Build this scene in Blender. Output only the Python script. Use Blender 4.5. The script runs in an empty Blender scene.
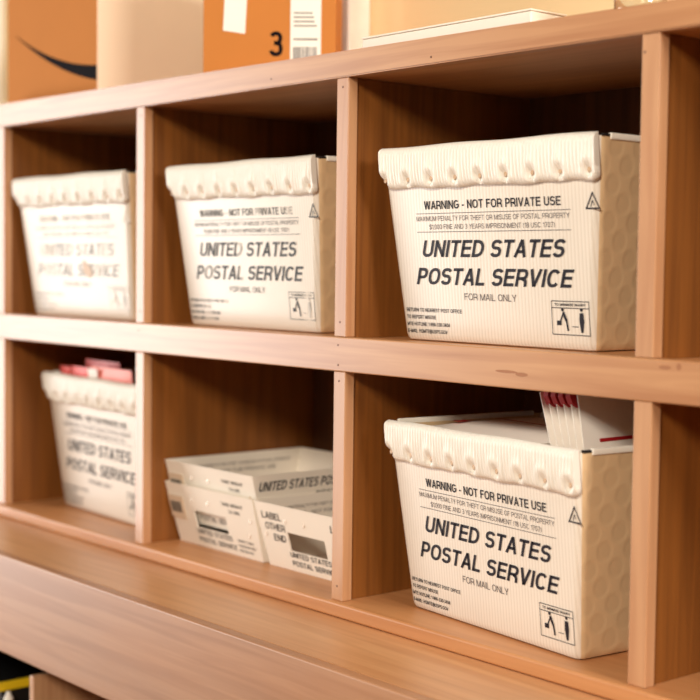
import bpy, bmesh, math, random, json
from mathutils import Vector, Matrix
random.seed(7)
SC = bpy.context.scene
COL = SC.collection
Z0 = 1.36            # everything below is in shelf coordinates (z=0 on the middle shelf); lifted by Z0 at the end

# ------------------------------------------------------------------ helpers
def link(o, parent=None):
    COL.objects.link(o)
    if parent is not None:
        o.parent = parent
    return o

def tag(o, label=None, cat=None, group=None, kind=None):
    if label: o['label'] = label
    if cat: o['category'] = cat
    if group: o['group'] = group
    if kind: o['kind'] = kind
    return o

def empty(name, loc, rz=0.0):
    o = bpy.data.objects.new(name, None)
    o.empty_display_size = .05
    o.location = loc
    o.rotation_euler = (0, 0, rz)
    return link(o)

def mesh_from(bm, name, mat, smooth=None):
    me = bpy.data.meshes.new(name)
    bmesh.ops.recalc_face_normals(bm, faces=bm.faces[:])
    bm.to_mesh(me); bm.free()
    if mat is not None:
        me.materials.append(mat)
    if smooth is not None:
        me.polygons.foreach_set('use_smooth', [True] * len(me.polygons))
        try:
            me.set_sharp_from_angle(angle=math.radians(smooth))
        except Exception:
            pass
    return me

def obj(name, bm, mat, parent=None, smooth=None, label=None):
    o = bpy.data.objects.new(name, mesh_from(bm, name, mat, smooth))
    if label: o['label'] = label
    return link(o, parent)

def copy_tree(o, parent=None):
    c = o.copy(); COL.objects.link(c); c.parent = parent
    for ch in list(o.children):
        copy_tree(ch, c)
    return c

def box(bm, x0, x1, y0, y1, z0, z1, bev=0.0, seg=2, M=None):
    t = bmesh.new()
    vs = [t.verts.new(p) for p in ((x0,y0,z0),(x1,y0,z0),(x1,y1,z0),(x0,y1,z0),(x0,y0,z1),(x1,y0,z1),(x1,y1,z1),(x0,y1,z1))]
    for f in ((0,3,2,1),(4,5,6,7),(0,1,5,4),(1,2,6,5),(2,3,7,6),(3,0,4,7)):
        t.faces.new([vs[i] for i in f])
    if bev > 0:
        bmesh.ops.bevel(t, geom=t.edges[:], offset=bev, segments=seg, affect='EDGES', profile=.5)
    merge(bm, t, M)

def merge(bm, t, M=None):
    mp = {}
    for v in t.verts:
        mp[v] = bm.verts.new(M @ v.co if M is not None else v.co)
    for f in t.faces:
        try: bm.faces.new([mp[v] for v in f.verts])
        except ValueError: pass
    t.free()

def BX(*a, **k):
    bm = bmesh.new(); box(bm, *a, **k); return bm

def poly_prism(bm, pts, fn, th):
    """extruded polygon: pts (u,v) -> fn(u,v,w)"""
    a = [bm.verts.new(fn(u, v, 0)) for u, v in pts]
    b = [bm.verts.new(fn(u, v, th)) for u, v in pts]
    n = len(pts)
    bm.faces.new(a); bm.faces.new(b[::-1])
    for i in range(n):
        bm.faces.new((a[i], b[i], b[(i+1) % n], a[(i+1) % n]))

def disc(bm, c, r, ax='y', th=.001, n=14, sx=1.0):
    """small domed disc facing -Y (or other axis)"""
    pts = []
    for i in range(n):
        a = 2*math.pi*i/n
        pts.append((math.cos(a)*r*sx, math.sin(a)*r))
    if ax == 'y':
        fn = lambda u, v, w: Vector((c[0]+u, c[1]-w, c[2]+v))
    elif ax == 'x':
        fn = lambda u, v, w: Vector((c[0]+w, c[1]+u, c[2]+v))
    else:
        fn = lambda u, v, w: Vector((c[0]+u, c[1]+v, c[2]+w))
    poly_prism(bm, pts, fn, th)

def lathe(bm, prof, c, n=28):
    rings = []
    for r, z in prof:
        rings.append([bm.verts.new((c[0]+r*math.cos(2*math.pi*i/n), c[1]+r*math.sin(2*math.pi*i/n), c[2]+z)) for i in range(n)])
    for a, b in zip(rings, rings[1:]):
        for i in range(n):
            bm.faces.new((a[i], a[(i+1) % n], b[(i+1) % n], b[i]))
    bm.faces.new(rings[0][::-1]); bm.faces.new(rings[-1])

# ------------------------------------------------------------------ lettering: plain grotesque capitals drawn as strokes (cap height 1)
CAP = 1.0
def _arc(cx, cy, rx, ry, a0, a1, n=12, e=2.35):
    out = []
    for i in range(n+1):
        a = math.radians(a0+(a1-a0)*i/n); c, s = math.cos(a), math.sin(a)
        out.append((cx+rx*math.copysign(abs(c)**(2/e), c), cy+ry*math.copysign(abs(s)**(2/e), s)))
    return out
def glyph(ch, t):
    """advance width and centre-line strokes of one capital"""
    h = t/2; T = 1-h
    def V(x, a=0, b=1): return [(x, a), (x, b)]
    def H(y, a, b): return [(a, y), (b, y)]
    def bowl(x0, x1, y0, y1): # half-round bowl to the right
        r = min((x1-x0)*.75, (y1-y0)/2)
        return [(x0, y1)]+_arc(x1-r, (y0+y1)/2, r, (y1-y0)/2, 90, -90)+[(x0, y0)]
    w = {'I': t, 'M': .84, 'W': .98, 'O': .78, 'Q': .78, 'G': .76, 'C': .73, 'D': .72, 'E': .63, 'F': .58, 'L': .56, 'J': .52, 'S': .66, 'T': .64, 'A': .72,
         'P': .65, 'B': .68, 'R': .69, '1': .36, '-': .3, '.': t, ',': t, ':': t, '(': .26, ')': .26, '/': .34, '@': 1.0}.get(ch, .70 if ch.isalpha() else .56)
    l, r, m = h, w-h, w/2
    if ch == 'I': S = [V(m)]
    elif ch == 'U': S = [[(l, 1)]+_arc(m, .36, m-h, .36-h, 180, 360)+[(r, 1)]]
    elif ch == 'N': S = [V(l), V(r), [(l, 1-h*.6), (r, h*.6)]]
    elif ch == 'H': S = [V(l), V(r), H(.52, l, r)]
    elif ch == 'T': S = [H(T, 0, w), V(m, 0, T)]
    elif ch == 'E': S = [V(l), H(T, l, w), H(.52, l, w*.94), H(h, l, w)]
    elif ch == 'F': S = [V(l), H(T, l, w), H(.52, l, w*.9)]
    elif ch == 'L': S = [V(l), H(h, l, w)]
    elif ch == 'D': S = [V(l), bowl(l, r, h, T)]
    elif ch == 'P': S = [V(l), bowl(l, r, .44, T)]
    elif ch == 'R': S = [V(l), bowl(l, r, .46, T), [(m, .46), (r-.04, .34), (r, .22), (r+.02, 0)]]
    elif ch == 'B': S = [V(l), bowl(l, r-.03, .53, T), bowl(l, r, h, .53)]
    elif ch == 'O': S = [_arc(m, .5, m-h, .5-h, 0, 360, 28)]
    elif ch == 'Q': S = [_arc(m, .5, m-h, .5-h, 0, 360, 28), [(m+.05, .25), (w, -.02)]]
    elif ch == 'C': S = [_arc(m, .5, m-h, .5-h, 38, 322, 24)]
    elif ch == 'G': S = [_arc(m, .5, m-h, .5-h, 38, 320, 24)+[(r, .30), (r, .47)], H(.47, m, w)]
    elif ch == 'S': S = [_arc(m, (T+.52)/2, m-h, (T-.52)/2, 18, 270, 16)[:-1]+_arc(m, (h+.52)/2, m-h, (.52-h)/2, 90, -165, 16)]
    elif ch == 'A': S = [[(h*.8, 0), (m, 1-h*.2)], [(w-h*.8, 0), (m, 1-h*.2)], H(.31, w*.2, w*.8)]
    elif ch == 'V': S = [[(h*.8, 1), (m, h*.2)], [(w-h*.8, 1), (m, h*.2)]]
    elif ch == 'W': S = [[(h*.8, 1), (w*.27, h*.2)], [(w*.27, h*.2), (m, 1-h*.2)], [(m, 1-h*.2), (w*.73, h*.2)], [(w*.73, h*.2), (w-h*.8, 1)]]
    elif ch == 'M': S = [V(l), V(r), [(l, 1-h*.4), (m, h*.4)], [(r, 1-h*.4), (m, h*.4)]]
    elif ch == 'K': S = [V(l), [(l, .38), (r, 1)], [(w*.38, .56), (r, 0)]]
    elif ch == 'X': S = [[(h*.8, 0), (w-h*.8, 1)], [(h*.8, 1), (w-h*.8, 0)]]
    elif ch == 'Y': S = [[(h*.8, 1), (m, .44)], [(w-h*.8, 1), (m, .44)], V(m, 0, .46)]
    elif ch == 'Z': S = [H(T, 0, w), H(h, 0, w), [(h, h), (r, T)]]
    elif ch == 'J': S = [[(r, 1)]+_arc(m, .3, m-h, .3-h, 0, -180)]
    elif ch == '0': S = [_arc(m, .5, m-h, .5-h, 0, 360, 24)]
    elif ch == '1': S = [V(r), [(r, T), (r-.08, .82), (0, .78)]]
    elif ch == '2': S = [_arc(m, .7, m-h, .3-h, 170, -20, 12)+[(l+.02, .16), (l, h)], H(h, 0, w)]
    elif ch == '3': S = [_arc(m, (T+.53)/2, m-h-.02, (T-.53)/2, 160, -90, 12)+[(m-.08, .53)], [(m-.08, .53)]+_arc(m, (h+.53)/2, m-h, (.53-h)/2, 90, -165, 14)]
    elif ch == '4': S = [V(w*.7), H(.27, 0, w), [(h, .27), (w*.7, T)]]
    elif ch == '5': S = [H(T, h, w*.92), [(h+.03, T), (h, .5)]+_arc(m, .33, m-h, .33-h, 140, -160, 14)]
    elif ch == '6': S = [_arc(m, .32, m-h, .32-h, 0, 360, 18), _arc(m, .5, m-h, .5-h, 50, 190, 12)]
    elif ch == '7': S = [H(T, 0, w), [(r, T), (w*.35, 0)]]
    elif ch == '8': S = [_arc(m, (T+.53)/2, m-h-.02, (T-.53)/2, 0, 360, 16), _arc(m, (h+.53)/2, m-h, (.53-h)/2, 0, 360, 16)]
    elif ch == '9': S = [_arc(m, .68, m-h, .32-h, 0, 360, 18), _arc(m, .5, m-h, .5-h, 10, -140, 12)]
    elif ch == '-': S = [H(.38, 0, w)]
    elif ch == '.': S = [V(m, 0, t)]
    elif ch == ',': S = [[(m, t), (m-.04, -.14)]]
    elif ch == ':': S = [V(m, 0, t), V(m, .5, .5+t)]
    elif ch == '(': S = [_arc(w+.05, .45, w, .62, 130, 230, 8, 2)]
    elif ch == ')': S = [_arc(-.05, .45, w, .62, 50, -50, 8, 2)]
    elif ch == '/': S = [[(h, 0), (r, 1)]]
    elif ch == '$': S = glyph('S', t)[1] + [V(.33, -.12, 1.12)]; w = .66
    elif ch == '@': S = [_arc(m, .42, m-h, .52, -40, 300, 22), _arc(m, .44, .2, .24, 0, 360, 14)]
    else: S = [V(m)]
    return w, S

def text_geom(s, weight=.13, shear=0.0, track=.1):
    vs, fs = [], []
    x = 0.0; h = weight/2
    for ch in s:
        if ch == ' ':
            x += .30+track*.6; continue
        w, S = glyph(ch, weight)
        for st in S:
            closed = len(st) > 3 and math.hypot(st[0][0]-st[-1][0], st[0][1]-st[-1][1]) < 1e-4
            p = [Vector(q) for q in (st[:-1] if closed else st)]
            q = [p[0]]
            for a in p[1:]:
                if (a-q[-1]).length > 1e-4: q.append(a)
            p = q; n = len(p); o = len(vs)
            for i in range(n):
                a = p[i-1] if (i > 0 or closed) else None
                b = p[(i+1) % n] if (i < n-1 or closed) else None
                d1 = (p[i]-a).normalized() if a is not None else None
                d2 = (b-p[i]).normalized() if b is not None else None
                d1 = d1 or d2; d2 = d2 or d1
                dd = (d1+d2)
                dd = dd.normalized() if dd.length > 1e-6 else d1
                nn = Vector((-dd.y, dd.x)); k = h/max(.45, abs(nn.dot(Vector((-d1.y, d1.x)))))
                for sg in (1, -1):
                    v = p[i]+nn*k*sg
                    vs.append((x+v.x+shear*v.y, v.y))
            for i in range(n if closed else n-1):
                j = (i+1) % n
                fs.append((o+2*i, o+2*i+1, o+2*j+1, o+2*j))
        x += w+track
    return vs, fs



_tc = {}
def text(bm, s, u0, u1, v0, v1, fn, bold=0.0, shear=0.0, track=.1):
    """fit lettering into the rectangle u0..u1, v0..v1 (cap height) and map it on a surface with fn(u,v)"""
    key = (s, .115+bold*4.2, shear, track)
    if key not in _tc: _tc[key] = text_geom(*key)
    vs, fs = _tc[key]
    xs = [v[0] for v in vs]
    xa, xb = min(xs), max(xs)
    ya, yb = 0.0, CAP
    if u1 is None:
        k = (v1-v0)/(yb-ya); u1 = u0 + (xb-xa)*k
    bv = [bm.verts.new(fn(u0+(x-xa)/(xb-xa)*(u1-u0), v0+(y-ya)/(yb-ya)*(v1-v0))) for x, y in vs]
    for f in fs:
        try: bm.faces.new([bv[i] for i in f])
        except ValueError: pass

def rule(bm, u0, u1, v0, v1, fn):
    vs = [bm.verts.new(fn(*p)) for p in ((u0,v0),(u1,v0),(u1,v1),(u0,v1))]
    bm.faces.new(vs)

def seg(bm, a, b, w, fn):
    d = Vector((b[0]-a[0], b[1]-a[1])); n = Vector((-d.y, d.x)).normalized()*w/2
    vs = [bm.verts.new(fn(*p)) for p in ((a[0]+n.x,a[1]+n.y),(a[0]-n.x,a[1]-n.y),(b[0]-n.x,b[1]-n.y),(b[0]+n.x,b[1]+n.y))]
    bm.faces.new(vs)

def flatpoly(bm, pts, fn):
    bm.faces.new([bm.verts.new(fn(*p)) for p in pts])

# ------------------------------------------------------------------ materials
def lin(c):
    return tuple(((x/255)/12.92 if x/255 <= .04045 else ((x/255+.055)/1.055)**2.4) for x in c) + (1,)

def new_mat(name):
    m = bpy.data.materials.new(name); m.use_nodes = True
    nt = m.node_tree
    return m, nt, nt.nodes['Principled BSDF']

def N(nt, t, **kw):
    n = nt.nodes.new(t)
    for k, v in kw.items(): setattr(n, k, v)
    return n

def flat(name, c, rough=.5, spec=.5, noise=0.06, scale=30, metal=0.0, coat=0.0):
    m, nt, b = new_mat(name)
    tc = N(nt, 'ShaderNodeTexCoord'); nz = N(nt, 'ShaderNodeTexNoise'); nz.inputs['Scale'].default_value = scale
    nz.inputs['Detail'].default_value = 3
    mix = N(nt, 'ShaderNodeMix', data_type='RGBA')
    a = lin(c)
    mix.inputs[6].default_value = tuple(max(0, x*(1-noise)) for x in a[:3]) + (1,)
    mix.inputs[7].default_value = tuple(min(1, x*(1+noise)) for x in a[:3]) + (1,)
    nt.links.new(tc.outputs['Object'], nz.inputs['Vector'])
    nt.links.new(nz.outputs['Fac'], mix.inputs[0])
    nt.links.new(mix.outputs[2], b.inputs['Base Color'])
    b.inputs['Roughness'].default_value = rough
    b.inputs['Specular IOR Level'].default_value = spec
    b.inputs['Metallic'].default_value = metal
    b.inputs['Coat Weight'].default_value = coat
    return m

def wood(name, light, dark, axis, rough=.4, spec=.5, blotch=None, coat=0.0, bump=.05, streak=1.0):
    """stained pine: long grain along axis, soft blotches of stain"""
    m, nt, b = new_mat(name)
    L = nt.links.new
    tc = N(nt, 'ShaderNodeTexCoord'); mp = N(nt, 'ShaderNodeMapping')
    sc = {'x': (1.6, 30, 42), 'y': (30, 1.6, 42), 'z': (30, 42, 1.6)}[axis]
    mp.inputs['Scale'].default_value = sc
    L(tc.outputs['Object'], mp.inputs['Vector'])
    n1 = N(nt, 'ShaderNodeTexNoise'); n1.inputs['Scale'].default_value = 1.5; n1.inputs['Detail'].default_value = 6; n1.inputs['Distortion'].default_value = .6
    L(mp.outputs[0], n1.inputs['Vector'])
    mp2 = N(nt, 'ShaderNodeMapping')
    mp2.inputs['Scale'].default_value = {'x': (2.2, 9, 9), 'y': (9, 2.2, 9), 'z': (9, 9, 2.2)}[axis]
    L(tc.outputs['Object'], mp2.inputs['Vector'])
    n2 = N(nt, 'ShaderNodeTexNoise'); n2.inputs['Scale'].default_value = 1.0; n2.inputs['Detail'].default_value = 3
    L(mp2.outputs[0], n2.inputs['Vector'])
    r1 = N(nt, 'ShaderNodeValToRGB')
    r1.color_ramp.elements[0].position = .36; r1.color_ramp.elements[0].color = lin(dark)
    r1.color_ramp.elements[1].position = .62; r1.color_ramp.elements[1].color = lin(light)
    L(n1.outputs['Fac'], r1.inputs['Fac'])
    r2 = N(nt, 'ShaderNodeValToRGB')
    r2.color_ramp.elements[0].position = .32; r2.color_ramp.elements[0].color = lin(blotch or dark)
    r2.color_ramp.elements[1].position = .7; r2.color_ramp.elements[1].color = lin(light)
    L(n2.outputs['Fac'], r2.inputs['Fac'])
    mix = N(nt, 'ShaderNodeMix', data_type='RGBA'); mix.inputs[0].default_value = .5
    L(r1.outputs[0], mix.inputs[6]); L(r2.outputs[0], mix.inputs[7])
    L(mix.outputs[2], b.inputs['Base Color'])
    b.inputs['Roughness'].default_value = rough
    b.inputs['Specular IOR Level'].default_value = spec
    b.inputs['Coat Weight'].default_value = coat
    b.inputs['Coat Roughness'].default_value = .35
    bp = N(nt, 'ShaderNodeBump'); bp.inputs['Strength'].default_value = bump; bp.inputs['Distance'].default_value = .002
    L(n1.outputs['Fac'], bp.inputs['Height']); L(bp.outputs[0], b.inputs['Normal'])
    return m

def fluted_plastic(name, c, rough=.38, pitch=.0066, strength=.35, bubbles=False, warm=None):
    """corrugated plastic: fine vertical flutes; optional round bubbles on the end walls"""
    m, nt, b = new_mat(name)
    L = nt.links.new
    tc = N(nt, 'ShaderNodeTexCoord'); sx = N(nt, 'ShaderNodeSeparateXYZ'); L(tc.outputs['Object'], sx.inputs[0])
    def M(op, a, bb=None, cc=None):
        n = N(nt, 'ShaderNodeMath', operation=op)
        for i, v in enumerate((a, bb, cc)):
            if v is None: continue
            if isinstance(v, (int, float)): n.inputs[i].default_value = v
            else: L(v, n.inputs[i])
        return n.outputs[0]
    nz = N(nt, 'ShaderNodeTexNoise'); nz.inputs['Scale'].default_value = 9; nz.inputs['Detail'].default_value = 4
    L(tc.outputs['Object'], nz.inputs['Vector'])
    fx = M('SINE', M('MULTIPLY', sx.outputs[0], 2*math.pi/pitch))
    h = M('MULTIPLY', fx, .5)
    if bubbles:
        def dots(off):
            u = M('SUBTRACT', M('FRACT', M('ADD', M('DIVIDE', sx.outputs[1], .052), off)), .5)
            v = M('SUBTRACT', M('FRACT', M('ADD', M('DIVIDE', sx.outputs[2], .052), off)), .5)
            d = M('SQRT', M('ADD', M('MULTIPLY', u, u), M('MULTIPLY', v, v)))
            return M('SMOOTH_MIN', M('MAXIMUM', M('MULTIPLY', M('SUBTRACT', .33, d), 9), 0), 1.0, .3)
        dd = M('ADD', dots(0.0), dots(.5))
        ge = N(nt, 'ShaderNodeNewGeometry')
        vt = N(nt, 'ShaderNodeVectorTransform', vector_type='NORMAL', convert_from='WORLD', convert_to='OBJECT')
        L(ge.outputs['True Normal'], vt.inputs[0])
        s2 = N(nt, 'ShaderNodeSeparateXYZ'); L(vt.outputs[0], s2.inputs[0])
        side = M('GREATER_THAN', M('ABSOLUTE', s2.outputs[0]), .7)
        h = M('ADD', M('MULTIPLY', h, M('SUBTRACT', 1, side)), M('MULTIPLY', M('MULTIPLY', dd, side), -3.6))
    mix = N(nt, 'ShaderNodeMix', data_type='RGBA')
    a = lin(c)
    mix.inputs[6].default_value = tuple(x*.93 for x in a[:3]) + (1,)
    mix.inputs[7].default_value = tuple(min(1, x*1.04) for x in a[:3]) + (1,)
    L(nz.outputs['Fac'], mix.inputs[0])
    # the inner webs of the plastic show through as faint lines
    web = N(nt, 'ShaderNodeMix', data_type='RGBA', blend_type='MULTIPLY')
    web.inputs[0].default_value = 1.0
    cr = N(nt, 'ShaderNodeValToRGB')
    cr.color_ramp.elements[0].position = .0; cr.color_ramp.elements[0].color = (.89, .87, .84, 1)
    cr.color_ramp.elements[1].position = .55; cr.color_ramp.elements[1].color = (1, 1, 1, 1)
    L(M('MULTIPLY_ADD', fx, .5, .5), cr.inputs['Fac'])
    L(mix.outputs[2], web.inputs[6]); L(cr.outputs[0], web.inputs[7])
    out = web.outputs[2]
    if bubbles and warm:  # end walls tinted: brownish plastic plus wood bounce light put into the colour
        m3 = N(nt, 'ShaderNodeMix', data_type='RGBA'); L(side, m3.inputs[0]); L(out, m3.inputs[6])
        m4 = N(nt, 'ShaderNodeMix', data_type='RGBA'); L(M('MULTIPLY', dd, .5), m4.inputs[0])
        m4.inputs[6].default_value = lin(warm); m4.inputs[7].default_value = tuple(x*.88 for x in lin(warm)[:3]) + (1,)
        L(m4.outputs[2], m3.inputs[7]); out = m3.outputs[2]
    L(out, b.inputs['Base Color'])
    b.inputs['Roughness'].default_value = rough
    b.inputs['Specular IOR Level'].default_value = .5
    bp = N(nt, 'ShaderNodeBump'); bp.inputs['Strength'].default_value = strength; bp.inputs['Distance'].default_value = .0012
    L(h, bp.inputs['Height']); L(bp.outputs[0], b.inputs['Normal'])
    return m

def ink(name, c, base, lo=.0, hi=.0, scale=6, rough=.45):
    """printed ink, paling to the base colour where the noise is below the threshold"""
    m, nt, b = new_mat(name); L = nt.links.new
    tc = N(nt, 'ShaderNodeTexCoord'); mp = N(nt, 'ShaderNodeMapping'); mp.inputs['Scale'].default_value = (3, 1, 1)
    nz = N(nt, 'ShaderNodeTexNoise'); nz.inputs['Scale'].default_value = scale; nz.inputs['Detail'].default_value = 5
    L(tc.outputs['Object'], mp.inputs[0]); L(mp.outputs[0], nz.inputs['Vector'])
    r = N(nt, 'ShaderNodeValToRGB')
    r.color_ramp.elements[0].position = lo; r.color_ramp.elements[0].color = lin(base)
    r.color_ramp.elements[1].position = max(hi, lo+.001); r.color_ramp.elements[1].color = lin(c)
    L(nz.outputs['Fac'], r.inputs['Fac']); L(r.outputs[0], b.inputs['Base Color'])
    b.inputs['Roughness'].default_value = rough
    b.inputs['Specular IOR Level'].default_value = .2
    return m
M = {}
M['rail'] = wood('pine front rails', (204,152,106), (168,110,68), 'x', rough=.36, coat=.16, blotch=(180,124,80))
M['stile'] = wood('pine front stiles', (206,156,114), (174,118,80), 'z', rough=.36, coat=.16, blotch=(184,130,88))
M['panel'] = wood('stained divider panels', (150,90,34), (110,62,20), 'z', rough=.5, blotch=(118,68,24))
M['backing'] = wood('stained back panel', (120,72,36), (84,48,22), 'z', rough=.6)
M['shelf'] = wood('shelf boards', (208,148,96), (184,122,72), 'x', rough=.42, blotch=(192,130,82))
M['counter'] = wood('worktop', (212,160,112), (182,126,84), 'x', rough=.38, coat=.03, blotch=(206,146,94))
M['apron'] = wood('worktop apron', (178,132,98), (148,100,68), 'x', rough=.42, coat=.04, blotch=(196,138,94))
M['base'] = wood('base cabinet', (150,98,56), (116,70,36), 'z', rough=.55)
M['dark'] = flat('painted hollow shade', (24,16,12), .8)
M['nail'] = flat('filled nail hole', (92,58,40), .6)
M['knot'] = flat('dark knot', (164,108,68), .6)
M['tub'] = fluted_plastic('white corrugated plastic', (240,228,212), bubbles=True, strength=.12, warm=(224,190,146))
M['flap'] = flat('white folded plastic', (244,236,222), .33, noise=.03, scale=60)
M['spot'] = flat('weld spot', (205,170,134), .5)
M['tray'] = flat('white tray plastic', (246,236,220), .42, noise=.03, scale=18)
M['ink'] = ink('black print', (32,26,34), (80,70,70), .0, .3)
M['ink_grey'] = ink('grey print paled for glare', (62,62,58), (214,204,190), .38, .47, 7)  # patchy pale ink stands in for window glare on the print
M['ink_glare'] = ink('print washed out for glare', (150,148,142), (234,224,208), .42, .62, 9)  # glare washout put into the ink colour, stronger than on the grey print
M['ink_soft'] = ink('soft grey print', (70,66,64), (120,112,104), .3, .5)
M['ink_thin'] = flat('faint print', (96,84,80), .5)
M['wall'] = flat('cream painted wall', (244,216,166), .8, noise=.03, scale=3)
M['white_trim'] = flat('white painted trim', (252,244,232), .5)
M['floor'] = wood('floor planks', (150,112,80), (120,86,58), 'x', rough=.5)
M['card'] = flat('brown cardboard', (196,124,60), .85, spec=.2, noise=.04, scale=12)
M['card_pale'] = flat('pale cardboard', (252,226,196), .75, noise=.03, scale=12)
M['black'] = flat('black print on card', (22,18,22), .9, spec=.1)
M['paper'] = flat('white paper', (244,236,224), .6, noise=.02)
M['env'] = flat('envelope paper', (252,242,230), .6, noise=.03)
M['red'] = flat('red print', (178,30,34), .5)
M['redmail'] = flat('red mailer', (232,80,66), .5)
M['pinkmail'] = flat('pale red mailer', (246,146,130), .5)
M['whitebox'] = flat('white card', (246,236,220), .6, noise=.02)
M['yellow'] = flat('yellow plastic', (226,190,20), .45)
M['blackplastic'] = flat('black plastic', (22,22,22), .45)
M['metal'] = flat('lid metal', (190,190,186), .3, metal=1.0)
M['sleeve'] = flat('clear label sleeve', (226,204,178), .25)
mg, nt, b = new_mat('clear glass'); b.inputs['Transmission Weight'].default_value = 1; b.inputs['Roughness'].default_value = .02; b.inputs['IOR'].default_value = 1.45
b.inputs['Base Color'].default_value = (.97, .98, .97, 1)
M['glass'] = mg

DX = [0.0, .5916, 1.2071, 1.83, 2.446]
W = .0293
DEP = .43
ZT, ZM0, ZB = .4223, -.0545, -.4336

# ================================================================== the setting
fl = obj('floor', BX(-3.5, 6.0, -4.5, .46, -Z0-.05, -Z0), M['floor']); tag(fl, kind='structure')
wl = obj('wall_back', BX(-3.5, 6.0, .46, .56, -Z0, 1.5), M['wall']); tag(wl, kind='structure')
bb = obj('baseboard_back', BX(2.62, 6.0, .444, .4598, -Z0, -Z0+.11, bev=.004), M['white_trim']); tag(bb, kind='structure')
t1 = obj('trim_1', BX(.650, .738, .40, .46, .462, 1.5, bev=.004), M['white_trim']); tag(t1, kind='structure')
t2 = obj('trim_2', BX(-1.02, -.90, .43, .46, -Z0, 1.5, bev=.004), M['white_trim']); tag(t2, kind='structure')

# ================================================================== cubby shelf
cs = empty('cubby_shelf', (1.22, 0.2, ZB-.025))
tag(cs, 'stained pine cubby shelf of two rows of open compartments standing on the worktop', 'shelf')
def part(name, bm, mat, parent, smooth=None, label=None):
    """part built in shelf coordinates, parented to an Empty that is not at the origin"""
    o = obj(name, bm, mat, parent, smooth, label)
    if parent is not None:
        r = parent
        off = Vector((0,0,0)); 
        while r is not None:
            off += r.location; r = r.parent
        o.location = -off
    return o
def topz(x): return .4725-.0068*x
bm = bmesh.new()
x0, x1 = -.03, 2.475
for (y0, y1, zz0) in ((-.004, .02, ZT), ):
    vs = [(x0,y0,ZT),(x1,y0,ZT),(x1,y1,ZT),(x0,y1,ZT),(x0,y0,topz(x0)),(x1,y0,topz(x1)),(x1,y1,topz(x1)),(x0,y1,topz(x0))]
t = bmesh.new(); vv = [t.verts.new(v) for v in vs]
for f in ((0,3,2,1),(4,5,6,7),(0,1,5,4),(1,2,6,5),(2,3,7,6),(3,0,4,7)): t.faces.new([vv[i] for i in f])
bmesh.ops.bevel(t, geom=t.edges[:], offset=.002, segments=2, affect='EDGES')
merge(bm, t)
part('top_rail', bm, M['rail'], cs)
bm = bmesh.new()
box(bm, -.02, 2.465, .0205, DEP, ZT+.001, ZT+.02)
part('top_board', bm, M['shelf'], cs)
for i, x in enumerate(DX):
    part('stile', BX(x-W/2, x+W/2, 0, .0195, .0025, ZT-.0004, bev=.0012), M['stile'], cs)
    part('stile', BX(x-W/2, x+W/2, 0, .0195, ZB+.0004, ZM0-.0004, bev=.0012), M['stile'], cs)
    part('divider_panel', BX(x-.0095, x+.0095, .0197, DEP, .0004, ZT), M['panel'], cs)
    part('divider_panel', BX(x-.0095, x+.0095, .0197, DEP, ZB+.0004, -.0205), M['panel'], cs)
part('middle_rail', BX(-.03, 2.475, -.002, .019, ZM0, .002, bev=.0018), M['rail'], cs)
part('shelf_board', BX(-.012, 2.46, .0193, DEP, -.02, 0), M['shelf'], cs)
part('floor_board', BX(-.03, 2.475, -.012, DEP, ZB-.0245, ZB, bev=.004, seg=3), M['shelf'], cs)
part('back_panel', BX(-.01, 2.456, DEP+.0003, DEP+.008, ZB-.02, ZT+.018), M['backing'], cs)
nb = [(1.2075,0,.4069),(1.2069,0,.0263),(1.205,-.002,-.0114),(1.2056,-.002,-.0441),(1.2061,0,-.0704),(1.2071,0,-.4097),(1.8203,0,.3987),(1.019,-.004,.4365),(1.4192,-.004,.433),(.5920,0,.405),(.5915,0,.0255),(.5915,-.002,-.012)]
for q in nb:
    bm = bmesh.new(); disc(bm, (q[0], q[1]+.0002, q[2]), .0017, th=.0006, n=10)
    part('nail_head', bm, M['nail'], cs)
for (x, z, rx, rz) in ((1.585,-.031,.022,.0022),(1.615,-.0335,.012,.003),(1.866,-.008,.010,.0028),(1.888,-.006,.004,.0045)):
    bm = bmesh.new(); disc(bm, (x, -.0018, z), rz, th=.0004, n=16, sx=rx/rz)
    part('knot', bm, M['knot'], cs)

# ================================================================== worktop
ct = empty('worktop', (1.22, 0, ZB-.045)); tag(ct, 'long pine worktop with deep front apron below the cubby shelf', 'worktop')
ZC = ZB-.025
part('worktop_board', BX(-.06, 2.52, -.1896, .44, ZC-.022, ZC-.0003), M['counter'], ct)
part('front_apron', BX(-.06, 2.52, -.2115, -.19, -.6525, ZC-.0001, bev=.0028, seg=3), M['apron'], ct)
bm = bmesh.new(); disc(bm, (.86,-.2102,-.506), .0016, th=.0004, n=10)
part('nail_head', bm, M['nail'], ct)

# ================================================================== base cabinet below the worktop
bc = empty('base_cabinet', (1.22, .1, -Z0)); tag(bc, 'dark open base cabinet underneath the worktop', 'cabinet')
part('back_panel', BX(-.05, 2.51, .40, .42, -Z0, ZC-.023), M['base'], bc)
part('cabinet_floor', BX(-.05, 2.51, -.17, .399, -Z0, -Z0+.08), M['base'], bc)
for x in (-.05, 2.49):
    part('side_panel', BX(x, x+.02, -.189, .399, -Z0+.081, ZC-.023), M['base'], bc)
part('divider_panel', BX(.4955, .5118, -.188, .398, -Z0+.081, -.6875, bev=.001), M['stile'], bc)
part('cabinet_shelf', BX(-.029, .4953, -.193, .398, -.86, -.842), M['base'], bc)
part('cabinet_shelf', BX(.512, 2.489, -.193, .398, -.86, -.842), M['base'], bc)

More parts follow.
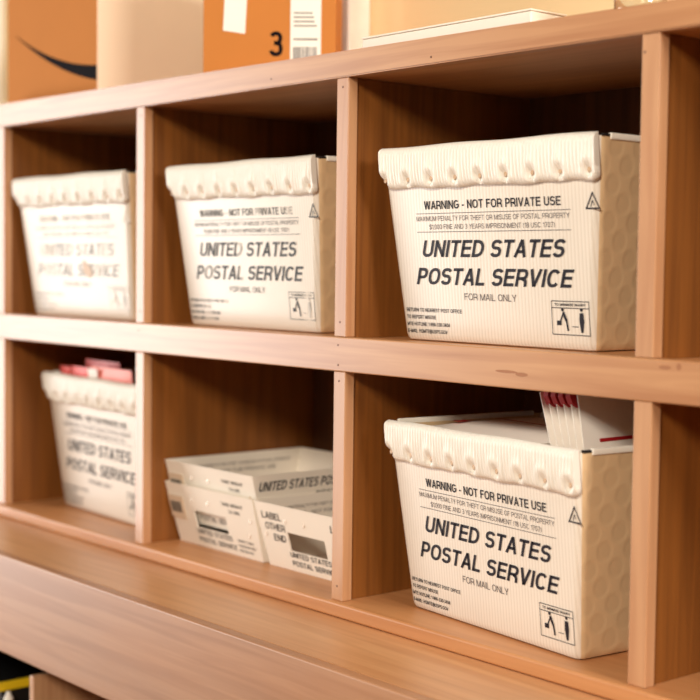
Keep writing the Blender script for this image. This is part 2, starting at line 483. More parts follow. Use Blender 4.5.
# yellow-rimmed black bin in the left bay
yb = empty('storage_bin', (.2, 0.03, -.842)); tag(yb, 'black plastic bin with a bright yellow rim under the worktop', 'bin')
bm = bmesh.new()
def bin_shell(bm, x0, x1, y0, y1, z0, z1, t, tp=0.0):
    def ring(z, ins): return [bm.verts.new(p) for p in ((x0+ins,y0+ins,z),(x1-ins,y0+ins,z),(x1-ins,y1-ins,z),(x0+ins,y1-ins,z))]
    R_ = [ring(z0, tp), ring(z1, 0), ring(z1, t), ring(z0+t, tp+t)]
    for a, b_ in zip(R_, R_[1:]):
        for i in range(4): bm.faces.new((a[i], a[(i+1)%4], b_[(i+1)%4], b_[i]))
    bm.faces.new(R_[0][::-1]); bm.faces.new(R_[-1])
bin_shell(bm, .02, .356, -.180, .26, -.8412, -.7535, .004, .008)
part('bin_body', bm, M['blackplastic'], yb)
bm = bmesh.new()
for a in ((.016,.3605,-.188,-.1795),(.016,.3605,.258,.266),(.016,.0225,-.1795,.258),(.3535,.3605,-.1795,.258)):
    box(bm, a[0], a[1], a[2], a[3], -.753, -.735, bev=.0015)
part('bin_rim', bm, M['yellow'], yb)

gb = empty('glue_bottle', (.3785, -.174, -.8415)); tag(gb, 'small yellow bottle with a white cap beside the black bin', 'bottle')
bm = bmesh.new(); lathe(bm, [(.012,0),(.0145,.002),(.0145,.060),(.0105,.068),(.0075,.072)], (0,0,0)); obj('bottle_body', bm, M['yellow'], gb, smooth=40)
bm = bmesh.new(); lathe(bm, [(.0095,.0721),(.0095,.080),(.006,.083),(.004,.092)], (0,0,0)); obj('bottle_cap', bm, M['paper'], gb, smooth=40)

# ================================================================== things on top of the shelf
ZTOP = ZT+.0202
def carton(name, label, x0, x1, y0, y1, h, rz, mats, cat='box'):
    w, d = x1-x0, y1-y0
    e = empty(name, ((x0+x1)/2, (y0+y1)/2, ZTOP), rz); tag(e, label, cat)
    bm = bmesh.new()
    box(bm, -w/2, w/2, -d/2, d/2, 0, h, bev=.002)
    cb = obj('carton_body', bm, mats[0], e)
    if len(mats) > 1:
        cb.data.materials.append(mats[1])
        for p_ in cb.data.polygons:
            if p_.normal.x > .9: p_.material_index = 1
    # flaps closing at the top
    bm = bmesh.new(); box(bm, -w/2+.001, w/2-.001, -d/2+.001, -.001, h+.0003, h+.0038, bev=.001); obj('flap', bm, mats[0], e)
    bm = bmesh.new(); box(bm, -w/2+.001, w/2-.001, .001, d/2-.001, h+.0003, h+.0038, bev=.001); obj('flap', bm, mats[0], e)
    bm = bmesh.new(); box(bm, -.03, .03, -d/2-.0004, d/2+.0004, h+.004, h+.0045); obj('packing_tape', bm, M['sleeve'], e)
    return e, w, d
A, aw, ad = carton('shipping_carton', 'large brown carton with a black curved arrow mark on the shelf top', -.066, .339, .05, .40, .36, 0, (M['card'], M['card_pale']))
# black swoosh on its front
bm = bmesh.new()
fnA = lambda u, v, w=0: Vector((u-.1365, -ad/2-.0006-w, v-ZTOP))
pts = []
n = 18
for i in range(n+1):
    s = i/n; u = -.022 + s*.3605
    top = .6325 - .172*s + .072*s*s          # falls and flattens to the right
    th = .001 + .030*s**1.1
    pts.append((u, top, th))
poly = [(u, t_) for u, t_, th in pts] + [(u, t_-th) for u, t_, th in reversed(pts)]
poly_prism(bm, poly, fnA, .0004)
obj('printed_arrow', bm, M['black'], A)

Bc, bw, bd = carton('shipping_carton', 'brown carton marked with a number three and white labels behind the shelf top edge', .72, .972, .10, .30, .30, math.radians(0), (M['card'],))
Bc.location = (.733, .218, ZTOP); Bc.rotation_euler = (0, 0, math.radians(47))
fnB = lambda u, v, w=0: Vector((u, -bd/2-.0006-w, v))
bm = bmesh.new(); text(bm, '3', .000, .026, .070, .117, lambda u, v: fnB(u, v), bold=.012)
obj('printed_number', bm, M['black'], Bc)
bm = bmesh.new(); poly_prism(bm, [(-.088,.118),(-.046,.112),(-.042,.20),(-.084,.206)], fnB, .0006); obj('paper_label', bm, M['paper'], Bc)
bm = bmesh.new(); poly_prism(bm, [(.040,.02),(.098,.03),(.098,.20),(.040,.20)], fnB, .0006); lab = obj('shipping_label', bm, M['paper'], Bc)
bm = bmesh.new()
rnd = random.Random(5)
fnL = lambda u, v: fnB(u, v, .0009)
for k in range(4): rule(bm, .046, .046+rnd.uniform(.02,.045), .150-k*.008, .1525-k*.008, fnL)
obj('label_lines', bm, M['ink_soft'], lab)
bm = bmesh.new()
u = .046
while u < .09:
    w_ = rnd.choice((.0012,.002,.003)); rule(bm, u, u+w_, .062, .088, fnL); u += w_+.0018
rule(bm, .046, .092, .1005, .1035, fnL)
obj('barcode', bm, M['ink_soft'], lab)


# long flat white carton lying along the front
fb = empty('flat_box', (1.385, .09, ZTOP)); tag(fb, 'long low white box lying flat along the front of the shelf top', 'box')
bm = bmesh.new(); box(bm, -.19, .186, -.04, .035, 0, .047, bev=.002); obj('box_body', bm, M['whitebox'], fb)
bm = bmesh.new(); box(bm, -.19, .1875, -.0415, .0365, .0473, .0502, bev=.001); obj('box_lid', bm, M['whitebox'], fb)

gj = empty('glass_jar', (1.742, .085, ZTOP)); tag(gj, 'small clear glass jar at the right on the shelf top', 'jar')
bm = bmesh.new(); lathe(bm, [(.030,0),(.034,.004),(.036,.012),(.036,.09),(.028,.104),(.028,.116),(.0255,.116),(.0255,.104),(.033,.09),(.033,.014),(.026,.008)], (0,0,0)); obj('jar_body', bm, M['glass'], gj, smooth=50)
bm = bmesh.new(); lathe(bm, [(.030,.1163),(.0305,.118),(.0305,.128),(.029,.130)], (0,0,0)); obj('jar_lid', bm, M['metal'], gj, smooth=40)

# ================================================================== the mail tubs
HT = .305
WT, WB_, DT, DB = .452, .394, .335, .268
def tw(z): return WB_+(WT-WB_)*z/HT
def td(z): return DB+(DT-DB)*z/HT
def rr_ring(w, d, r, n=5):
    pts = []
    for cx, cy, a0 in ((w/2-r, -d/2+r, -90), (w/2-r, d/2-r, 0), (-w/2+r, d/2-r, 90), (-w/2+r, -d/2+r, 180)):
        for i in range(n+1):
            a = math.radians(a0+90*i/n)
            pts.append((cx+r*math.cos(a), cy+r*math.sin(a)))
    return pts
def tub_bin():
    bm = bmesh.new()
    lv = [(0, .008, .010), (.002, .003, .012), (.006, .0008, .014), (.012, 0, .014)]
    for k in range(1, 9): lv.append((.012+(.300-.012)*k/8, 0, .014))
    rings = []
    for z, ins, r in lv:
        rings.append([bm.verts.new((x, y, z)) for x, y in rr_ring(tw(z)-2*ins, td(z)-2*ins, r)])
    for z, ins, r in ((.3005, .005, .010), (.15, .005, .010), (.006, .005, .010)):
        rings.append([bm.verts.new((x, y, z)) for x, y in rr_ring(tw(z)-2*ins, td(z)-2*ins, r)])
    n = len(rings[0])
    for a, b_ in zip(rings, rings[1:]):
        for i in range(n):
            bm.faces.new((a[i], a[(i+1) % n], b_[(i+1) % n], b_[i]))
    bm.faces.new(rings[0][::-1]); bm.faces.new(rings[-1])
    return bm
HOLES = [-.2095+.0523*i for i in range(9)]
def front_y(z): return -td(z)/2
def flap_bm(seed, fx=1):
    rnd = random.Random(seed)
    bm = bmesh.new()
    xa, xb = -WT/2+.009, WT/2-.003
    nfl = 66; per = 6; nx = nfl*per; nz = 14
    crease = [(rnd.uniform(-.008,.008), rnd.uniform(.3,1.0), rnd.uniform(-.5,.5)) for _ in HOLES]
    wav = [rnd.uniform(0, 6.28) for _ in range(4)]
    def zb(x):
        base = .2395 + .0012*math.sin(x*40+wav[0]) + .0008*math.sin(x*95+wav[1])
        r = .026; dl = x-xa
        if dl < r: base += (r-math.sqrt(max(0, r*r-(r-dl)**2)))*.95
        r = .012; dr = xb-x
        if dr < r: base += (r-math.sqrt(max(0, r*r-(r-dr)**2)))*.9
        return base
    out, inn = [], []
    for i in range(nx+1):
        x = xa+(xb-xa)*i/nx
        ph = 2*math.pi*i/per
        b0 = zb(x); ztop = HT+.0008*math.sin(x*30+wav[2])
        co, ci = [], []
        for j in range(nz+1):
            s = j/nz
            z = ztop+(b0-ztop)*s
            prof = .002+.0075*min(1, s/.12)**.6 + .003*math.sin(math.pi*s) - .001*s
            if s > .9: prof -= .004*((s-.9)/.1)**2
            fl = .0006*math.cos(ph)*(1 if s < .93 else .4)
            d = 0.0
            for hx, cr in zip(HOLES, crease):
                dx = x-hx; dz = z-.2535
                rr = math.hypot(dx, dz*.8)
                d -= .0072*math.exp(-(rr/.0062)**2)
                d += .0020*math.exp(-((rr-.013)/.006)**2)
                if z > .2535:
                    dxx = dx-cr[0]*s*.4
                    d += .0022*cr[1]*math.exp(-(dxx/.0042)**2)*max(0, 1-(z-.2535)/.04)
                    d -= .0014*math.exp(-((dxx-.011*(1 if cr[2] > 0 else -1))/.004)**2)*max(0, 1-(z-.2535)/.05)
            y = front_y(z)-(prof+fl+d)
            co.append(bm.verts.new((x, y, z)))
            ci.append(bm.verts.new((x, front_y(z)-.0006-min(.002, prof*.2)*0, z)))
        out.append(co); inn.append(ci)
    for i in range(nx):
        for j in range(nz):
            bm.faces.new((out[i][j], out[i+1][j], out[i+1][j+1], out[i][j+1]))
        bm.faces.new((inn[i][0], inn[i+1][0], out[i+1][0], out[i][0]))
        bm.faces.new((inn[i][nz], inn[i+1][nz], out[i+1][nz], out[i][nz]))
        bm.faces.new((inn[i][0], inn[i+1][0], inn[i+1][nz], inn[i][nz]))
    for i in (0, nx):
        for j in range(nz):
            bm.faces.new((out[i][j], out[i][j+1], inn[i][j+1], inn[i][j]))
    return bm

def face_fn(off=.0008):
    return lambda u, v: Vector((u, front_y(v)-off, v))
def arrow_person(bm, ox, oz, k, fn, kind):
    if kind == 'stand':
        flatpoly(bm, [(ox-.0035*k, oz+.012*k), (ox+.0035*k, oz+.012*k), (ox+.0045*k, oz), (ox+.002*k, oz-.016*k), (ox-.002*k, oz-.016*k), (ox-.0045*k, oz)], fn)
        flatpoly(bm, [(ox+.0028*k*math.cos(a*math.pi/5), oz+.0165*k+.0028*k*math.sin(a*math.pi/5)) for a in range(10)], fn)
    else:
        flatpoly(bm, [(ox+.0028*k*math.cos(a*math.pi/5)-.001, oz+.0155*k+.0028*k*math.sin(a*math.pi/5)) for a in range(10)], fn)
        seg(bm, (ox, oz+.012*k), (ox+.006*k, oz-.001*k), .005*k, fn)
        seg(bm, (ox+.006*k, oz), (ox+.0085*k, oz-.016*k), .0036*k, fn)
        seg(bm, (ox, oz+.010*k), (ox-.006*k, oz-.002*k), .0024*k, fn)
        flatpoly(bm, [(ox-.013*k, oz-.008*k), (ox-.004*k, oz-.008*k), (ox-.004*k, oz-.001*k), (ox-.013*k, oz-.001*k)], fn)
def pm(name, mat, fn):
    bm = bmesh.new(); fn(bm, face_fn()); return mesh_from(bm, name, mat)
def p_warn(bm, f): text(bm, 'WARNING - NOT FOR PRIVATE USE', -.131, .149, .2065, .2195, f, bold=.012)
def p_title(bm, f):
    text(bm, 'UNITED STATES', -.1405, .1545, .1328, .1588, f, bold=.0145, shear=.25)
    text(bm, 'POSTAL SERVICE', -.1590, .1680, .0898, .1158, f, bold=.0145, shear=.25)
def p_return(bm, f):
    for i, q in enumerate(('RETURN TO NEAREST POST OFFICE', 'TO REPORT MISUSE', 'MTE HOTLINE: 1-866-330-3404', 'E-MAIL: HQMTE@USPS.GOV')):
        z = .0462-i*.0112
        text(bm, q, -.1862, -.1862+(.124, .066, .096, .090)[i], z, z+.0058, f, bold=.012)
def p_tri(bm, f):
    T = [(.195,.2007),(.2187,.2007),(.2070,.2222)]
    for a, b_ in zip(T, T[1:]+T[:1]): seg(bm, a, b_, .0022, f)
    for p in T: flatpoly(bm, [(p[0]+.0014*math.cos(a*math.pi/4), p[1]+.0014*math.sin(a*math.pi/4)) for a in range(8)], f)
    seg(bm, (.2030,.2030), (.2066,.2120), .0014, f); seg(bm, (.2066,.2120), (.2090,.2060), .0014, f)
def p_pict(bm, f):
    x0_, x1_, z0_, z1_ = .1212, .1908, .0225, .0705
    for a, b_ in (((x0_,z0_),(x1_,z0_)),((x0_,z1_),(x1_,z1_)),((x0_,z0_),(x0_,z1_)),((x1_,z0_),(x1_,z1_)),((x0_,.0608),(x1_,.0608))): seg(bm, a, b_, .0011, f)
    text(bm, 'TO MINIMIZE INJURY', x0_+.006, x1_-.006, .0638, .0674, f, bold=.02)
    arrow_person(bm, .1425, .0435, .95, f, 'bend'); arrow_person(bm, .1765, .0425, 1.0, f, 'stand')
    seg(bm, (.158,.0345), (.170,.0345), .001, f)
def p_pen(bm, f):
    rule(bm, -.150, .166, .1997, .2006, f); rule(bm, -.150, .166, .1712, .1721, f)
    text(bm, 'MAXIMUM PENALTY FOR THEFT OR MISUSE OF POSTAL PROPERTY', -.150, .164, .1885, .1960, f, bold=.0)
    text(bm, '$1,000 FINE AND 3 YEARS IMPRISONMENT (18 USC 1707)', -.122, .136, .1758, .1832, f, bold=.0)
def p_only(bm, f): text(bm, 'FOR MAIL ONLY', -.054, .0535, .0672, .0775, f, bold=.0)
BOLD = [pm(n_, M['ink'], f_) for n_, f_ in (('warning_lettering', p_warn), ('title_lettering', p_title), ('return_address_lettering', p_return), ('recycling_mark', p_tri), ('handling_pictogram', p_pict))]
THINP = [pm(n_, M['ink_thin'], f_) for n_, f_ in (('penalty_lettering', p_pen), ('mail_only_lettering', p_only))]
BIN = mesh_from(tub_bin(), 'bin', M['tub'], 35)
def mk(name, me, parent, mat=None):
    o = bpy.data.objects.new(name, me)
    if mat is not None:
        o.material_slots[0].link = 'OBJECT'; o.material_slots[0].material = mat
    return link(o, parent)
bm = bmesh.new(); disc(bm, (0,0,0), .0036, th=.0008, n=14, sx=.8)
SPOT = mesh_from(bm, 'rivet', M['spot'], 40)
# rim folded over the end walls
def end_rim(s):
    bm = bmesh.new()
    x = s*(WT/2)
    y0, y1 = -DT/2+.022, DT/2-.022
    box(bm, min(x-s*.006, x+s*.0012), max(x-s*.006, x+s*.0012), y0, y1, .2950, .3045, bev=.002, seg=3)
    return bm
RIM_R = mesh_from(end_rim(1), 'end_rim', M['flap'], 40)
RIM_L = mesh_from(end_rim(-1), 'end_rim', M['flap'], 40)
bm = bmesh.new(); box(bm, WT/2-.0052, WT/2+.0004, -DT/2+.006, -DT/2+.021, .2992, .3030, bev=.0006)
NOTCH_SHADE = mesh_from(bm, 'notch_shade', M['dark'])  # solid dark block stands in for the shade inside the rim opening
FLAPS = [mesh_from(flap_bm(s), 'rim_flap', M['flap'], 60) for s in (1, 2, 3)]
def make_tub(label, loc, rz, sx, flap, ink_main, ink_small, tilt=0.0):
    t = empty('mail_tub', loc, rz); tag(t, label, 'tub', 'white corrugated plastic mail tubs')
    t.scale = (sx, 1, 1)
    mk('bin', BIN, t)
    f = mk('rim_flap', FLAPS[flap], t)
    fbk = mk('rim_flap', FLAPS[(flap+1) % 3], t); fbk.rotation_euler = (0, 0, math.pi)
    mk('end_rim', RIM_R, t); mk('end_rim', RIM_L, t)
    n_ = mk('notch_shade', NOTCH_SHADE, t); n_['label'] = 'dark block painting the shade in the open rim corner'
    for hx in HOLES:
        r = mk('rivet', SPOT, t); r.location = (hx, front_y(.2535)-.0066, .2535); r['label'] = 'tan dimple spot on the flap'
    for me in BOLD: mk(me.name, me, t, ink_main)
    for me in THINP: mk(me.name, me, t, ink_small)
    return t
def add_scrap(t):
    bm = bmesh.new(); poly_prism(bm, [(.028,.098),(.052,.086),(.064,.094),(.060,.110),(.044,.116),(.032,.124)], lambda u, v, w: face_fn(.001)(u, v)-Vector((0,w,0)), .0006)
    obj('tape_scrap', bm, M['spot'], t, label='torn tan scrap of tape')
make_tub('white mail tub in the upper right compartment with crisp black lettering', (1.494, .1975, .0006), 0, 1.012, 0, None, None)
make_tub('white mail tub in the upper middle compartment with grey lettering paled for glare', (.873, .1975, .0006), 0, 1.02, 1, M['ink_grey'], M['ink_soft'])
UL = make_tub('white mail tub in the upper left compartment with lettering coloured pale for strong glare', (.273, .184, .0006), 0, 1.07, 2, M['ink_glare'], M['ink_glare'])
add_scrap(UL)
make_tub('white mail tub holding envelopes in the lower right compartment', (1.522, .183, ZB+.0006), math.radians(-5.6), 1.0, 2, None, None)
make_tub('white mail tub filled with red mailers in the lower left compartment', (.295, .232, ZB+.0006), math.radians(-3), 1.0, 1, M['ink_soft'], M['ink_thin'])

# ---------------------------------------------------------------- mail in the lower right tub
def envelope(name, label, cat, group, M4, w, h, t, mat, extra):
    """thin padded envelope in local XZ (thickness along Y), corner at origin centre bottom"""
    e = bpy.data.objects.new(name, None); e.matrix_world = M4; link(e); tag(e, label, cat, group)
    bm = bmesh.new()
    nx, nz = 10, 10
    fr, bk = [], []
    for i in range(nx+1):
        a, b_ = [], []
        for j in range(nz+1):
            u, v = i/nx, j/nz
            th = .0006 + (t/2-.0006)*(min(1, 5*min(u, 1-u))*min(1, 5*min(v, 1-v)))**.5
            a.append(bm.verts.new(((u-.5)*w, -th, v*h))); b_.append(bm.verts.new(((u-.5)*w, th, v*h)))
        fr.append(a); bk.append(b_)
    for i in range(nx):
        for j in range(nz):
            bm.faces.new((fr[i][j], fr[i+1][j], fr[i+1][j+1], fr[i][j+1])); bm.faces.new((bk[i][j], bk[i][j+1], bk[i+1][j+1], bk[i+1][j]))
    for i in range(nx):
        bm.faces.new((fr[i][0], bk[i][0], bk[i+1][0], fr[i+1][0])); bm.faces.new((fr[i][nz], fr[i+1][nz], bk[i+1][nz], bk[i][nz]))
    for j in range(nz):
        bm.faces.new((fr[0][j], fr[0][j+1], bk[0][j+1], bk[0][j])); bm.faces.new((fr[nx][j], bk[nx][j], bk[nx][j+1], fr[nx][j+1]))
    obj('envelope_body', bm, mat, e, smooth=50)
    if extra: extra(e, w, h, t)
    return e
TZ = ZB
# parcel that fills the bottom of the tub, seen only between the envelopes
pc = empty('mail_parcel', (1.522, .189, ZB+.0072), math.radians(-5.6)); tag(pc, 'brown parcel under the envelopes inside the lower right tub', 'parcel')
bm = bmesh.new(); box(bm, -.178, .178, -.120, .120, 0, .185, bev=.004); obj('parcel_body', bm, M['card'], pc)
bm = bmesh.new(); box(bm, -.178, .178, -.03, .03, .1853, .1858); obj('packing_tape', bm, M['sleeve'], pc)
def red_edge(e, w, h, t):
    bm = bmesh.new()
    n = 9
    for k in range(n):
        u = -w/2+w*(k+.5)/n
        disc(bm, (u, t*.45, h-.006), w/n*.68, th=t*.9, n=10)
    obj('red_border', bm, M['red'], e)
def red_corner(e, w, h, t):
    bm = bmesh.new()
    rule(bm, -w/2+.030, -w/2+.050, .022, .050, lambda u, v: Vector((u, -t/2-.0006, v)))
    rule(bm, -w/2+.030, w/2-.030, .112, .117, lambda u, v: Vector((u, -t/2-.0006, v)))
    obj('red_stripe', bm, M['red'], e)
# flat envelopes on the left
for k in range(5):
    zt = ZB+.0072+.1868+.0115+k*.0222
    R_ = Matrix.Translation((1.452+.004*math.sin(k*2), .075+.003*math.cos(k*3), zt)) @ Matrix.Rotation(math.radians(-5+1.5*math.sin(k)), 4, 'Z') @ Matrix.Rotation(math.radians(-90), 4, 'X')
    lab = ('flat padded envelope lying on the parcel, lowest of its pile in the tub', 'flat padded envelope in the tub pile, second from the bottom', 'flat padded envelope in the middle of the tub pile', 'flat padded envelope just under the top one of the tub pile', 'white padded envelope lying flat on top of the pile in the lower right tub')[k]
    envelope('padded_envelope', lab, 'envelope', 'flat padded envelopes in the lower right tub', R_, .265, .235, .020, M['env'], red_corner if k == 4 else None)
# bundle standing on edge at the right
names = ('leftmost, leaning furthest out', 'second from the left', 'third from the left', 'fourth from the left', 'fifth from the left', 'rightmost, showing its broad face')
for k in range(6):
    x = 1.650+k*.0104; lean = math.radians(17-1.2*k)
    R_ = Matrix.Translation((x, .175, ZB+.0072+.1868)) @ Matrix.Rotation(-lean, 4, 'Y') @ Matrix.Rotation(math.radians(90), 4, 'Z')
    envelope('envelope', 'white envelope standing in the bundle at the tub right end, '+names[k], 'envelope', 'envelopes standing in the lower right tub', R_, .235, .185, .0095, M['env'], red_edge if k in (1,2,3,4) else (red_corner if k == 5 else None))
# ---------------------------------------------------------------- red mailers in the lower left tub
LLM = Matrix.Translation((.295, .232, ZB+.0072)) @ Matrix.Rotation(math.radians(-3), 4, 'Z')
for (x, y, w_, h_, t_, mat, lab) in (
    (-.158, -.117, .050, .314, .014, 'redmail', 'small red mailer at the left end of the lower left tub'),
    (-.084, -.116, .088, .3165, .015, 'redmail', 'red mailer beside the pale one in the lower left tub'),
    (-.030, -.088, .160, .332, .016, 'redmail', 'dark red mailer furthest back in the lower left tub'),
    (.056, -.113, .180, .322, .020, 'pinkmail', 'pale red and white mailer at the front of the lower left tub')):
    R_ = LLM @ Matrix.Translation((x, y, .0015)) @ Matrix.Rotation(math.radians(6), 4, 'X')
    def ex(e, w, h, t):
        bm = bmesh.new(); poly_prism(bm, [(-w/2+.002,h-.08),(-w/2+.045,h-.08),(-w/2+.045,h-.004),(-w/2+.002,h-.004)], lambda u, v, q: Vector((u, -t/2-.0004-q, v)), .0006)
        obj('white_panel', bm, M['paper'], e)
    envelope('red_mailer', lab, 'mailer', 'red mailers in the lower left tub', R_, w_, h_, t_, M[mat], ex if mat == 'pinkmail' else None)


# ================================================================== letter trays
TW, TBW, TDT, TDB, TH, TT = .293, .277, .345, .277, .1215, .0022
def tray_body():
    bm = bmesh.new()
    hole = (-.065, .045, .32, .60)           # handle opening: s0,s1 (metres), t0,t1 (fraction of height)
    def P(side, s, t, inn):
        w = (TBW+(TW-TBW)*t)/2 - (TT if inn else 0)
        d = (TDB+(TDT-TDB)*t)/2 - (TT if inn else 0)
        z = TH*t if not inn else max(TT, TH*t) 
        if side == 'f': return Vector((s*w, -d, z))
        if side == 'b': return Vector((-s*w, d, z))
        if side == 'r': return Vector((w, s*d, z))
        return Vector((-w, -s*d, z))
    for side in 'fbrl':
        hw = TW/2
        if side in 'fb': ss = [-1, hole[0]/hw, hole[1]/hw, 1]; ts = [0, hole[2], hole[3], 1]; hl = True
        else: ss = [-1, 1]; ts = [0, 1]; hl = False
        G = {}
        def vert(i, j, inn):
            if (i, j, inn) not in G: G[(i, j, inn)] = bm.verts.new(P(side, ss[i], ts[j], inn))
            return G[(i, j, inn)]
        for i in range(len(ss)-1):
            for j in range(len(ts)-1):
                if hl and i == 1 and j == 1: continue
                for inn in (False, True):
                    bm.faces.new([vert(a, b_, inn) for a, b_ in ((i,j),(i+1,j),(i+1,j+1),(i,j+1))])
        if hl:
            cyc = [(1,1),(2,1),(2,2),(1,2)]
            for a, b_ in zip(cyc, cyc[1:]+cyc[:1]):
                bm.faces.new((vert(*a, False), vert(*b_, False), vert(*b_, True), vert(*a, True)))
        top = len(ts)-1
        for i in range(len(ss)-1):
            bm.faces.new((vert(i, top, False), vert(i+1, top, False), vert(i+1, top, True), vert(i, top, True)))
    w, d = TBW/2, TDB/2
    bm.faces.new([bm.verts.new(q) for q in ((-w,-d,0),(w,-d,0),(w,d,0),(-w,d,0))])
    w -= TT; d -= TT
    bm.faces.new([bm.verts.new(q) for q in ((-w,-d,TT),(w,-d,TT),(w,d,TT),(-w,d,TT))])
    bmesh.ops.remove_doubles(bm, verts=bm.verts[:], dist=.00005)
    return bm
TRAY = mesh_from(tray_body(), 'tray_body', M['tray'])
def tfront(u, v): 
    t = v/TH
    return Vector((u, -(TDB+(TDT-TDB)*t)/2-.0006, v))
def tright(u, v):
    t = v/TH
    return Vector(((TBW+(TW-TBW)*t)/2+.0003, u, v))
def tleft_inner(u, v):
    t = v/TH
    return Vector((-(TBW+(TW-TBW)*t)/2+TT+.0006, u, v))
def tm(name, mat, items):
    bm = bmesh.new()
    for it in items: text(bm, *it[0], **it[1])
    return mesh_from(bm, name, mat)
SIDE_P = [tm('title_lettering', M['ink'], [(('UNITED STATES POSTAL SERVICE', -.155, .145, .091, .1085, tright), dict(bold=.014, shear=.25))]),
          tm('warning_lettering', M['ink'], [(('WARNING - NOT FOR PRIVATE USE', -.02, .14, .073, .082, tright), dict(bold=.012))]),
          tm('penalty_lettering', M['ink_thin'], [(('MAXIMUM PENALTY FOR THEFT OR MISUSE OF POSTAL PROPERTY', -.14, .14, .058, .064, tright), {})])]
US2 = [(('UNITED STATES', -.066, .052, .0265, .0365, tfront), dict(bold=.01)), (('POSTAL SERVICE', -.064, .062, .0105, .0205, tfront), dict(bold=.01))]
WEIGHT_P = [tm('weight_lettering', M['ink_soft'], [(('TARE WEIGHT', .040, .110, .097, .1035, tfront), dict(bold=.008, shear=.1)), (('1.2 LBS', .060, .096, .084, .0905, tfront), dict(bold=.008, shear=.1))]),
            tm('title_lettering', M['ink_soft'], US2),
            tm('notice_lettering', M['ink_soft'], [((q, .070, (.122, .126, .114)[i], .0295-i*.0098, .0345-i*.0098, tfront), dict(bold=.006)) for i, q in enumerate(('DIRECT MAIL', 'PROBLEMS MAY', 'REFER 001'))])]
LABEL_P = [tm('label_end_lettering', M['ink'], [(('LABEL', o_, o_+.058, .0915, .1045, tfront), dict(bold=.008, shear=.08)), (('OTHER', o_+.005, o_+.064, .0715, .0845, tfront), dict(bold=.008, shear=.08)),
            (('END', o_+.024, o_+.060, .0515, .0645, tfront), dict(bold=.008, shear=.08))]) for o_ in (-.130, .068)] + [tm('title_lettering', M['ink'], US2)]
INNER_P = [tm('penalty_lettering', M['ink_thin'], [(('MAXIMUM PENALTY FOR THEFT OR MISUSE OF POSTAL PROPERTY', -.12, .14, .098, .104, tleft_inner), {})]),
           tm('warning_lettering', M['ink_thin'], [(('WARNING - NOT FOR PRIVATE USE', -.11, .10, .084, .091, tleft_inner), {})])]
def tray_dot(u, v):
    bm = bmesh.new(); t = v/TH
    disc(bm, (u, -(TDB+(TDT-TDB)*t)/2-.0001, v), .005, th=.0009, n=14, sx=.7)
    return bm
DOTS = [mesh_from(tray_dot(u, v), 'rivet', M['sleeve'], 40) for u, v in ((-.062,.094),(-.008,.094),(.125,.078),(.112,.048),(-.128,.062))]
def sleeve_bm():
    bm = bmesh.new()
    for (a, b_) in (((-.142,.050),(-.092,.096)),):
        pts = [(a[0],a[1]),(b_[0],a[1]),(b_[0],b_[1]),(a[0],b_[1])]
        poly_prism(bm, pts, lambda u, v, w: tfront(u, v)+Vector((0, -.0004-w, 0)), .0022)
    return bm
def bars_bm():
    bm = bmesh.new(); rnd = random.Random(3); u = -.136
    while u < -.102:
        w = rnd.choice((.0008, .0014, .0020)); rule(bm, u, u+w, .062, .084, lambda a, b_: tfront(a, b_)+Vector((0,-.0032,0))); u += w+rnd.choice((.0009,.0015))
    return bm
SLEEVE = mesh_from(sleeve_bm(), 'label_holder', M['sleeve']); BARS = mesh_from(bars_bm(), 'barcode', M['ink_soft'])
def make_tray(label, loc, rz, front, sleeve):
    t = empty('letter_tray', loc, rz); tag(t, label, 'tray', 'white half-size letter trays')
    mk('tray_body', TRAY, t)
    for me in SIDE_P+front+INNER_P: mk(me.name.split('.')[0], me, t)
    for d_ in DOTS: mk('rivet', d_, t)
    if sleeve:
        s = mk('label_holder', SLEEVE, t); mk('barcode', BARS, s)
    return t
yT = .05+TDT/2
make_tray('white letter tray on the compartment floor, lower of the nested pair', (.7525, yT, ZB+.0006), 0, WEIGHT_P, True)
make_tray('white letter tray nested in another, upper of the stacked pair', (.7525, yT, ZB+.0436), 0, WEIGHT_P, True)
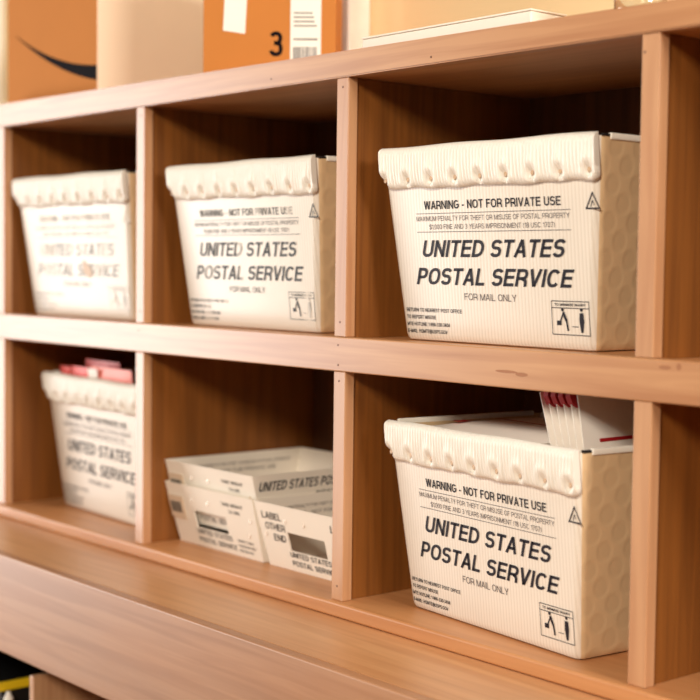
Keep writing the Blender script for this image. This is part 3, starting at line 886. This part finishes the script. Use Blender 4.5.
make_tray('white letter tray reading label other end, beside the stacked pair', (1.0490, yT+.001, ZB+.0006), 0, LABEL_P, False)

# ================================================================== lift everything onto the floor level
for o in SC.objects:
    if o.parent is None:
        o.location.z += Z0

# ================================================================== light
def area(name, loc, target, sx, sy, power, col):
    l = bpy.data.lights.new(name, 'AREA'); l.shape = 'RECTANGLE'; l.size = sx; l.size_y = sy; l.energy = power; l.color = col
    o = bpy.data.objects.new(name, l); COL.objects.link(o); o.location = loc
    o.rotation_euler = (Vector(target)-Vector(loc)).to_track_quat('-Z', 'Y').to_euler()
    return o
area('window_light', (-3.6, -2.5, 1.35), (.4, 0, 1.35), 1.8, 2.6, 204, (1, .97, .95))
area('key_light', (3.5, -3.4, 3.2), (1.2, .1, 1.4), .8, .8, 160, (1, .91, .78))
area('right_window_light', (5.2, -.4, 2.75), (.8, .2, 2.1), 1.0, .7, 110, (1, .93, .86))
w = bpy.data.worlds.new('room light'); SC.world = w; w.use_nodes = True
bg = w.node_tree.nodes['Background']; bg.inputs[0].default_value = (1, .92, .84, 1); bg.inputs[1].default_value = .15

# ================================================================== camera
yaw, pitch, roll = .87241, .05663, .01217
cy, sy = math.cos(yaw), math.sin(yaw)
fw = Vector((-sy*math.cos(pitch), cy*math.cos(pitch), -math.sin(pitch)))
r0 = Vector((cy, sy, 0)); u0 = r0.cross(fw)
r_ = r0*math.cos(roll)+u0*math.sin(roll); u_ = -r0*math.sin(roll)+u0*math.cos(roll)
cam = bpy.data.cameras.new('camera'); co = bpy.data.objects.new('camera', cam); COL.objects.link(co)
mm = Matrix((r_, u_, -fw)).transposed().to_4x4(); mm.translation = (3.031, -1.5094, .115+Z0)
co.matrix_world = mm
cam.sensor_width = 36; cam.lens = 1450/700*36; cam.clip_start = .05
cam.dof.use_dof = True; cam.dof.focus_distance = 2.22; cam.dof.aperture_fstop = 2.9
SC.camera = co
SC.view_settings.view_transform = 'Standard'
SC.view_settings.look = 'None'
SC.view_settings.exposure = 0.0
